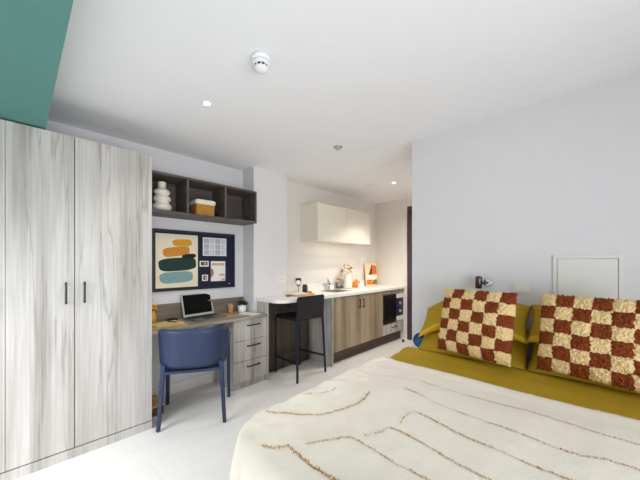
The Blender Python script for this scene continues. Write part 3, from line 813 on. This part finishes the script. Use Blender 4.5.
bm = bmesh.new(); lathe(bm, [(.046, .0625), (.036, .076), (.009, .082), (.010, .094), (.004, .097)], (gx, gy, ZW), 22); obj('lid', bm, 'whiteceramic', t)
# leaning print
t = thing('art_print', 'framed orange, white and olive abstract print leaning at end of worktop', 'picture', (.40, 4.39, ZW + .002), (0, math.radians(-5), 0))
Hh = .395; Wd = .36
bm = bmesh.new()
for q in ((-.012, .0, -Wd / 2, Wd / 2, 0, .014), (-.012, 0, -Wd / 2, Wd / 2, Hh - .014, Hh), (-.012, 0, -Wd / 2, -Wd / 2 + .014, .014, Hh - .014), (-.012, 0, Wd / 2 - .014, Wd / 2, .014, Hh - .014)): ab(bm, *q)
obj('frame', bm, 'artpeach', t, local=True)
bm = bmesh.new(); ab(bm, -.010, -.004, -Wd / 2 + .014, Wd / 2 - .014, .014, Hh - .014, 0)
yy = Wd / 2 - .015
sheet_poly(bm, [(-.09, .19), (.02, .19), (.06, .36), (.03, .37)], -.004, .0006, 1)
sheet_poly(bm, [(.03, .19), (yy, .19), (yy, .34), (.09, .37), (.06, .33)], -.004, .0006, 2)
sheet_poly(bm, rect(-yy, yy, .105, .185), -.004, .0006, 3)
sheet_poly(bm, [(-.06, .016), (yy, .016), (yy, .10), (.06, .10), (.0, .05)], -.004, .0006, 4)
sheet_poly(bm, [(-yy, .016), (-.07, .016), (-.02, .045), (.03, .1), (-yy, .1)], -.004, .0006, 2)
obj('printed_sheet', bm, ['artpeach', 'artbrown', 'artorange', 'paper', 'artgreen'], t, local=True)

# door stop
bm = bmesh.new(); lathe(bm, [(.02, 0), (.02, .03), (.014, .038), (.004, .04)], (.985, 4.41, 0), 18)
tag(obj('door_stop', bm, 'blackplastic', origin=(.985, 4.41, 0)), 'small black door stop on floor by the end of kitchen units', 'door stop')

# ------------------------------------------------------------------ ceiling and wall fittings
sx, sy = 2.0, .905
t = thing('smoke_detector', 'white smoke detector on ceiling nearest the camera', 'smoke detector', (sx, sy, H))
bm = bmesh.new(); lathe(bm, [(.052, 0), (.052, .018), (.048, .024)], (sx, sy, H - .0005), 36, axis=(0, 0, -1)); obj('base', bm, 'whiteceramic', t)
bm = bmesh.new(); lathe(bm, [(.043, .0245), (.044, .04), (.040, .044)], (sx, sy, H - .0005), 36, axis=(0, 0, -1)); obj('housing', bm, 'whiteceramic', t)
bm = bmesh.new(); lathe(bm, [(.034, .0442), (.034, .056)], (sx, sy, H - .0005), 36, axis=(0, 0, -1)); obj('vent_ring', bm, 'gap', t)
bm = bmesh.new(); lathe(bm, [(.037, .0562), (.036, .064), (.024, .072), (.004, .074)], (sx, sy, H - .0005), 36, axis=(0, 0, -1))
for k in range(10):
    a = 2 * PI * k / 10; q = bmesh.new(); ab(q, .0335, .038, -.003, .003, -.058, -.043); merge(bm, q, 0, Matrix.Translation((sx, sy, H)) @ Matrix.Rotation(a, 4, 'Z'))
obj('sensor_cap', bm, 'whiteceramic', t)
def downlight(x, y, label):
    t = thing('downlight', label, 'downlight', (x, y, H), group='recessed downlights')
    bm = bmesh.new(); lathe(bm, [(.034, 0), (.034, .002), (.025, .004), (.024, .002)], (x, y, H - .0005), 28, axis=(0, 0, -1)); obj('bezel', bm, 'white', t)
    bm = bmesh.new(); lathe(bm, [(.0235, .0022), (.0235, .0038)], (x, y, H - .0005), 24, axis=(0, 0, -1)); obj('lens', bm, 'led', t)
downlight(1.361, .905, 'lit round downlight in ceiling in front of the desk')
downlight(1.293, 3.564, 'lit round downlight in ceiling before kitchen units')
downlight(1.75, 4.0, 'unseen round downlight added in hall ceiling to brighten the end wall')  # fixture for the added hall light, out of view
bm = bmesh.new(); lathe(bm, [(.042, 0), (.042, .004), (.020, .007), (.014, .018), (.016, .024), (.004, .026)], (1.523, 2.106, H - .0005), 24, axis=(0, 0, -1))
tag(obj('sprinkler', bm, 'microgrey', origin=(1.523, 2.106, H)), 'round grey sprinkler cover on ceiling midway to the kitchen', 'sprinkler')
t = thing('ceiling_vent', 'flat round white vent on ceiling above the kitchen floor', 'vent', (.99, 3.486, H))
bm = bmesh.new(); lathe(bm, [(.085, 0), (.085, .005), (.075, .010)], (.99, 3.486, H - .0005), 32, axis=(0, 0, -1)); obj('ring', bm, 'whiteceramic', t)
bm = bmesh.new(); lathe(bm, [(.06, .0102), (.06, .02), (.05, .024), (.004, .025)], (.99, 3.486, H - .0005), 32, axis=(0, 0, -1)); obj('disc', bm, 'whiteceramic', t)

# reading lamp on the head wall
lx, lz = 2.70, 1.15
t = thing('reading_lamp', 'small chrome reading spotlight on wall above left cushion', 'wall lamp', (lx, YH, lz))
bm = bmesh.new(); lathe(bm, [(.030, 0), (.030, .010), (.026, .014)], (lx, YH - .0005, lz), 28, axis=(0, -1, 0)); obj('wall_plate', bm, 'chrome', t)
bm = bmesh.new(); tube(bm, [(lx, YH - .014, lz), (lx - .005, YH - .045, lz), (lx - .03, YH - .06, lz)], .008); obj('arm', bm, 'copper', t)
bm = bmesh.new(); lathe(bm, [(.021, -.045), (.023, -.04), (.023, .035), (.018, .045), (.003, .046)], (lx - .045, YH - .065, lz + .005), 26, axis=(.05, -.1, 1)); obj('lamp_head', bm, 'copper', t)
# switch plates
t = thing('switch_plate', 'white two-gang switch plate on wall between the two cushions', 'switch', (2.91, YH, 1.09))
obj('plate', B((2.865, 2.965, YH - .012, YH - .0003, 1.09, 1.155), bev=.002), 'panelwhite', t)
for a in (2.885, 2.928): obj('rocker', B((a, a + .02, YH - .0150, YH - .0122, 1.105, 1.14), bev=.001), 'white', t)
# access panel
t = thing('access_panel', 'framed cream access panel on wall above right cushion', 'panel', (3.25, YH, .95))
bm = B((3.088, 3.412, YH - .010, YH - .0003, 1.328, 1.352), (3.088, 3.108, YH - .010, YH - .0003, .93, 1.328), (3.392, 3.412, YH - .010, YH - .0003, .93, 1.328), (3.108, 3.392, YH - .010, YH - .0003, .93, .95), bev=.0015)
obj('frame', bm, 'panelwhite', t)
obj('door', B((3.111, 3.389, YH - .007, YH - .0005, .953, 1.325), bev=.001), 'panelwhite', t)

# ------------------------------------------------------------------ bed
BX0, BX1, BY0, BY1 = 2.20, 3.80, .64, 2.455
t = thing('bed', 'double bed with white mattress on grey base against pale wall', 'bed', ((BX0 + BX1) / 2, (BY0 + BY1) / 2, 0))
obj('base', B((BX0, BX1, BY0, BY1, .10, .32), bev=.01), 'bedbase', t)
obj('mattress', B((BX0, BX1, BY0, BY1, .321, .565), bev=.03), 'mattress', t)
for x in (BX0 + .08, BX1 - .08):
    for y in (BY0 + .08, BY1 - .08):
        bm = bmesh.new(); lathe(bm, [(.022, 0), (.03, .10)], (x, y, 0), 16); obj('leg', bm, 'blackplastic', t)

def puff(x, y):
    """shared soft unevenness of the bedding"""
    return .010 * noise.noise(Vector((x * 2.3, y * 2.3, 1.7))) + .004 * noise.noise(Vector((x * 7, y * 7, 4.2)))
def drape(name, ex0, ex1, ey0, ey1, ytop, hangx, hangf, z, rc, rho, step, mat, amp, bumpf, label, cat, thick, endroll=False):
    """cloth lying on the bed top (edges ex0..ex1, foot ey0) and hanging over left, right and foot; ends flat at ytop"""
    nx = int((ex1 - ex0 + 2 * hangx) / step); ny = int((ytop - ey0 + hangf) / step)
    bm = bmesh.new(); G = []
    cx_ = (ex0 + ex1) / 2; hx = (ex1 - ex0) / 2
    for j in range(ny + 1):
        sy_ = ey0 - hangf + (ytop - ey0 + hangf) * j / ny; row = []
        for i in range(nx + 1):
            sx_ = ex0 - hangx + (ex1 - ex0 + 2 * hangx) * i / nx
            qx = abs(sx_ - cx_) - hx + rc; qy = (ey0 + rc) - sy_
            qx0, qy0 = max(qx, 0), max(qy, 0)
            Ld = math.hypot(qx0, qy0); dist = Ld - rc if Ld > 1e-9 else max(qx, qy) - rc
            if Ld > 1e-9:
                dv = Vector((math.copysign(qx0, sx_ - cx_), -qy0)) / Ld
            else: dv = Vector((0, 0))
            s_ = dist + rho
            if s_ <= 0:
                p = Vector((sx_, sy_, 0)); drop = 0
            else:
                bx_ = Vector((sx_, sy_)) - dv * dist
                if s_ < rho * PI / 2:
                    a = s_ / rho; outw = -rho + rho * math.sin(a); drop = rho * (1 - math.cos(a))
                else:
                    outw = 0; drop = rho + s_ - rho * PI / 2
                    arc = bx_.x * 1.0 - bx_.y * 1.3
                    k = min(1, (drop - rho) / .12)
                    outw += amp * k * (-.2 + math.sin(arc * 62 + 2.5 * noise.noise(Vector((bx_.x * 3, bx_.y * 3, 0)))) + .5 * noise.noise(Vector((arc * 6, drop * 3, 2))))
                b2 = bx_ + dv * outw; p = Vector((b2.x, b2.y, 0))
            zz = z + puff(p.x, p.y) + bumpf(sx_, sy_) - drop
            row.append(bm.verts.new((p.x, p.y, max(zz, .012))))
        G.append(row)
    for j in range(ny):
        for i in range(nx): bm.faces.new([G[j][i], G[j][i + 1], G[j + 1][i + 1], G[j + 1][i]]).smooth = True
    o = tag(obj(name, bm, mat, origin=(cx_, (ey0 + ytop) / 2, z)), label, cat)
    sm = o.modifiers.new('thick', 'SOLIDIFY'); sm.thickness = thick; sm.offset = -1
    return o
def duvet_b(x, y): return .035 * max(0, min(1, (y - 1.75) / .35)) + .006 * math.sin(y * 30 + 4 * noise.noise(Vector((x * 1.5, y, 3)))) * max(0, min(1, (y - 1.95) / .1))
drape('duvet', 2.172, 3.828, .625, 0, 2.17, .26, .26, .597, .10, .05, .03, 'olive', .010, duvet_b, 'olive green duvet covering the bed below the pillows', 'duvet', .02)
def throw_b(x, y):
    k = max(0, min(1, (2.45 - x) / .3))
    return .006 * noise.noise(Vector((x * 4, y * 4, 9))) + (.0015 + .008 * k) * noise.noise(Vector((x * 16, y * 16, 5))) + .022 * k * noise.noise(Vector((x * 6, y * 6, 2))) + .002 * noise.noise(Vector((x * 45, y * 45, 5))) + .010 * math.exp(-((y - 1.80) / .05) ** 2)
throw = drape('throw', 2.138, 3.862, .555, 0, 1.825, .27, .50, .622, .27, .050, .015, 'throw', .024, throw_b, 'thick cream tufted throw with gold stitched lines spread over the bed', 'throw', .014)

def smooth_line(P, n=8):
    out = []
    for i in range(len(P) - 1):
        p0 = P[max(i - 1, 0)]; p1 = P[i]; p2 = P[i + 1]; p3 = P[min(i + 2, len(P) - 1)]
        for k in range(n):
            s = k / n
            out.append(tuple(.5 * (2 * p1[c] + (p2[c] - p0[c]) * s + (2 * p0[c] - 5 * p1[c] + 4 * p2[c] - p3[c]) * s * s + (3 * p1[c] - p0[c] - 3 * p2[c] + p3[c]) * s ** 3) for c in (0, 1)))
    out.append(P[-1]); return out
LINES = [
    [(2.19, .80), (2.25, .83), (2.34, .90), (2.40, .95), (2.45, 1.05), (2.47, 1.17), (2.445, 1.27)],
    [(2.21, 1.03), (2.245, 1.09), (2.27, 1.14), (2.28, 1.19)],
    [(2.51, .755), (2.56, .83), (2.605, .895), (2.70, .895), (2.80, .885), (2.90, .885), (3.1, .88), (3.4, .88)],
    [(2.645, .945), (2.67, 1.0), (2.695, 1.06), (2.81, 1.055), (2.95, 1.03), (3.2, 1.02), (3.5, 1.03)],
    [(2.70, 1.12), (2.69, 1.18), (2.70, 1.25), (2.82, 1.235), (3.02, 1.20), (3.3, 1.19), (3.6, 1.19)],
    [(2.55, 1.44), (2.64, 1.425), (2.80, 1.395), (2.93, 1.385), (3.14, 1.36), (3.26, 1.36), (3.37, 1.40), (3.7, 1.41)],
    [(2.57, 1.60), (2.72, 1.595), (2.88, 1.595), (3.12, 1.60), (3.31, 1.585), (3.42, 1.59), (3.7, 1.60)],
    [(2.40, .635), (2.44, .665), (2.47, .700), (2.54, .69), (2.66, .685), (2.9, .69), (3.2, .69)],
]
def throw_z(x, y): return .622 + puff(x, y) + throw_b(x, y)
tb = rootbase(throw)
for li, P in enumerate(LINES):
    bm = bmesh.new(); pts = smooth_line(P, 10)
    wt = [1.0, .8, .9, .9, .9, .75, .65, 1.3][li]
    # resample
    dense = []
    for i in range(len(pts) - 1):
        a, b = Vector(pts[i]), Vector(pts[i + 1]); m_ = max(1, int((b - a).length / .0035))
        dense += [a.lerp(b, k / m_) for k in range(m_)]
    for i, p in enumerate(dense):
        g = noise.noise(Vector((p.x * 9, p.y * 9, li * 4.0)))
        wk = wt * (.55 if (g < -.15 and li not in (0, 7)) else 1)
        for r in range(2):
            c = Vector((p.x + random.gauss(0, .0022 * wt), p.y + random.gauss(0, .0022 * wt), 0)); c.z = throw_z(c.x, c.y) + .001
            d = Vector((random.gauss(0, .5), random.gauss(0, .5), 1)).normalized(); L_ = random.uniform(.005, .009) * (.5 + .5 * wk)
            s_ = Vector((random.random() - .5, random.random() - .5, .1)).normalized() * (.0018 * wk)
            v = [bm.verts.new(c - s_), bm.verts.new(c + s_), bm.verts.new(c + d * L_ + s_ * .4), bm.verts.new(c + d * L_ - s_ * .4)]
            bm.faces.new(v)
    obj('tufted_line', bm, 'tuft', throw)

# ------------------------------------------------------------------ pillows and cushions
def pillow_bm(w, h, t, n, two=False, pinch=.06, wob=.012, seed=0.0, pw=2.6):
    """soft pillow in its own x (width), z (height) plane, y thickness; second material on the -y... front/back split"""
    bm = bmesh.new(); sides = []
    for sgn in (1, -1):
        G = []
        for j in range(n + 1):
            row = []
            for i in range(n + 1):
                u = -1 + 2 * i / n; v = -1 + 2 * j / n
                th = (max(0, 1 - abs(u) ** pw) * max(0, 1 - abs(v) ** pw)) ** .55
                x = u * w / 2 * (1 - pinch * (1 - v * v) * 0 - pinch * (1 - abs(v) ** 2) * abs(u) ** 3)
                z = v * h / 2 * (1 - pinch * (1 - abs(u) ** 2) * abs(v) ** 3)
                y = -sgn * (t / 2 * th)
                q = wob * noise.noise(Vector((u * 2.2, v * 2.2, seed + sgn))) * th
                row.append((x, y - sgn * q, z))
            G.append(row)
        sides.append(G)
    vg = [[[None] * (n + 1) for _ in range(n + 1)] for _ in range(2)]
    for s in range(2):
        for j in range(n + 1):
            for i in range(n + 1):
                edge = i in (0, n) or j in (0, n)
                vg[s][j][i] = vg[0][j][i] if (s == 1 and edge) else bm.verts.new(sides[s][j][i])
    for s in range(2):
        for j in range(n):
            for i in range(n):
                q = [vg[s][j][i], vg[s][j][i + 1], vg[s][j + 1][i + 1], vg[s][j + 1][i]]
                if s: q.reverse()
                f = bm.faces.new(q); f.smooth = True; f.material_index = (1 if (s or j < n * .10) else 0) if two else 0
    return bm
def pillow(x, y, z, w, h, t, tilt, rz, label, seed, droop, rim):
    bm = pillow_bm(w, h, t, 34, True, .05, .03, seed)
    if not rim:
        for f in bm.faces: f.material_index = 0
    mt = Matrix.Rotation(rz, 4, 'Z') @ Matrix.Rotation(tilt, 4, 'X')
    bmesh.ops.transform(bm, matrix=Matrix.Translation((x, y, z)) @ mt, verts=list(bm.verts))
    for v in bm.verts: v.co.z -= droop * abs((v.co.x - x) / (w / 2)) ** 1.7 * (1 if (v.co.x - x) * (x - 3) > 0 else .35)
    return tag(obj('pillow', bm, ['olive', 'mustard'], origin=(x, y, z)), label, 'pillow', 'olive pillows on the bed')
R = math.radians
pillow(2.615, 2.320, .735, .75, .36, .15, R(-52), 0, 'lower olive pillow of left pair, flat under its twin', 1.0, .07, False)
pillow(3.385, 2.320, .735, .83, .36, .15, R(-52), 0, 'lower olive pillow of right pair, behind right cushion', 2.0, .05, False)
pillow(2.615, 2.345, .935, .73, .30, .12, R(-44), R(1), 'upper olive pillow with mustard underside behind left checked cushion', 3.0, .13, True)
pillow(3.360, 2.345, .935, .78, .30, .12, R(-44), 0, 'upper olive pillow with mustard underside behind right checked cushion', 4.0, .09, True)

def shag_cushion(bl, br, tl, label, seed):
    bl, br, tl = Vector(bl), Vector(br), Vector(tl)
    X = (br - bl); w = X.length; X.normalize(); Z = tl - bl; Z -= X * Z.dot(X); h = Z.length; Z.normalize(); Y = Z.cross(X)
    c = bl + X * w / 2 + Z * h / 2
    n = 150
    bm = pillow_bm(w, h, .12, n, False, .03, .012, seed, 3.0)
    bm.normal_update(); bm.faces.ensure_lookup_table()
    per = n * n
    cells = 6
    for k, f in enumerate(bm.faces):
        s = k // per; kk = k % per; j, i = divmod(kk, n)
        u = (i + .5) / n * cells; v = (j + .5) / n * cells
        u += .09 * noise.noise(Vector((u * 2.4, v * 2.4, seed))) + .05 * noise.noise(Vector((u * 8, v * 8, seed)))
        v += .09 * noise.noise(Vector((u * 2.4, v * 2.4, seed + 9))) + .05 * noise.noise(Vector((u * 8, v * 8, seed + 9)))
        r_ = cells - 1 - min(cells - 1, max(0, int(v))); c_ = min(cells - 1, max(0, int(u)))
        f.material_index = (r_ + c_) % 2; f.smooth = True
    nr = {v: v.normal.copy() for v in bm.verts}
    for v in bm.verts:
        u_ = (v.co.x / w + .5) * cells; w_ = (v.co.z / h + .5) * cells
        e = min(abs(u_ - round(u_)), abs(w_ - round(w_)))
        k = .005 * noise.noise(v.co * 55 + Vector((seed, 0, 0))) + .010 * noise.noise(v.co * 130) + .005 * min(1, e * 5)
        v.co += nr[v] * k + Vector((.004 * noise.noise(v.co * 80), 0, .004 * noise.noise(v.co * 80 + Vector((5, 5, 5)))))
    mt = Matrix((X, Y, Z)).transposed().to_4x4(); mt.translation = c
    bmesh.ops.transform(bm, matrix=mt, verts=list(bm.verts))
    return tag(obj('cushion', bm, ['creamshag', 'rust'], origin=c), label, 'cushion', 'checked cushions on the bed')
shag_cushion((2.455, 2.13, .675), (2.922, 2.05, .675), (2.485, 2.235, 1.112), 'left rust and cream checked shaggy cushion leaning below the reading lamp', 1.0)
shag_cushion((3.040, 2.13, .675), (3.510, 2.07, .675), (3.040, 2.235, 1.112), 'right rust and cream checked shaggy cushion below the access panel, cut by frame', 6.0)
# round velvet cushion in the corner by the wall
rc_ = Vector((2.215, 2.400, .633))
t = thing('round_cushion', 'small round navy cushion tucked at bed corner against wall edge', 'cushion', rc_)
bm = bmesh.new(); blob(bm, rc_, (.078, .048, .070), 0, 3); obj('cover', bm, 'navyvelvet', t)
bm = bmesh.new(); blob(bm, rc_ + Vector((0, -.020, -.006)), (.056, .036, .050), 0, 3); obj('front_panel', bm, 'tealvelvet', t)

# ------------------------------------------------------------------ light
def area(name, loc, rot, sx, sy, power, color, spread=180):
    l = bpy.data.lights.new(name, 'AREA'); l.spread = math.radians(spread); l.shape = 'RECTANGLE'; l.size = sx; l.size_y = sy; l.energy = power; l.color = color
    o = bpy.data.objects.new(name, l); COL.objects.link(o); o.location = loc; o.rotation_euler = rot; return o
area('daylight_rear_window', (1.5, YB - .02, 1.12), (R(45), 0, R(14)), 1.1, 1.9, 36, (.935, .975, 1.045), 100)
area('added_side_window_light', (XR + .08, .15, .94), (R(98), 0, R(90)), 2.6, 1.42, 61, (.935, .975, 1.045), 140)  # added side light, placed at the made-up window out of view
area('under_cupboard_strip', (.50, 3.45, 1.592), (0, 0, 0), .05, 1.0, 1.5, (1.0, .94, .84))
def spot(name, x, y, p, color=(1, .94, .86), size=R(150)):
    l = bpy.data.lights.new(name, 'SPOT'); l.energy = p; l.spot_size = size; l.spot_blend = .6; l.shadow_soft_size = .05; l.color = color
    o = bpy.data.objects.new(name, l); COL.objects.link(o); o.location = (x, y, H - .02); return o
spot('downlight_lamp_desk', 1.361, .905, 32, (1, .97, .93), R(122))
spot('downlight_lamp_kitchen', 1.293, 3.564, 85, (1, .94, .86), R(112))
spot('added_hall_fill_lamp', 1.75, 4.0, 70, (1, .94, .88), R(150))  # added unseen lamp that lifts the end wall
W = bpy.data.worlds.new('sky'); S.world = W; W.use_nodes = True
nt = W.node_tree; bg = nt.nodes['Background']
bg.inputs['Color'].default_value = (.86, .93, 1.0, 1); bg.inputs['Strength'].default_value = 1.0

# ------------------------------------------------------------------ camera
cd = bpy.data.cameras.new('camera'); cam = bpy.data.objects.new('camera', cd); COL.objects.link(cam)
cd.sensor_width = 36; cd.sensor_fit = 'HORIZONTAL'; cd.lens = 36 * 290 / 640; cd.shift_y = 23 / 640; cd.clip_start = .02
cam.location = CAM; cam.rotation_euler = (R(90), 0, R(43.7))
S.camera = cam
vs = S.view_settings
vs.view_transform = 'Standard'; vs.look = 'None'; vs.gamma = 1; vs.exposure = -0.30; vs.use_curve_mapping = False
cy = S.cycles
cy.use_denoising = True; cy.max_bounces = 12; cy.diffuse_bounces = 8; cy.glossy_bounces = 4; cy.transmission_bounces = 6
cy.sample_clamp_indirect = 6.0; cy.caustics_reflective = False; cy.caustics_refractive = False
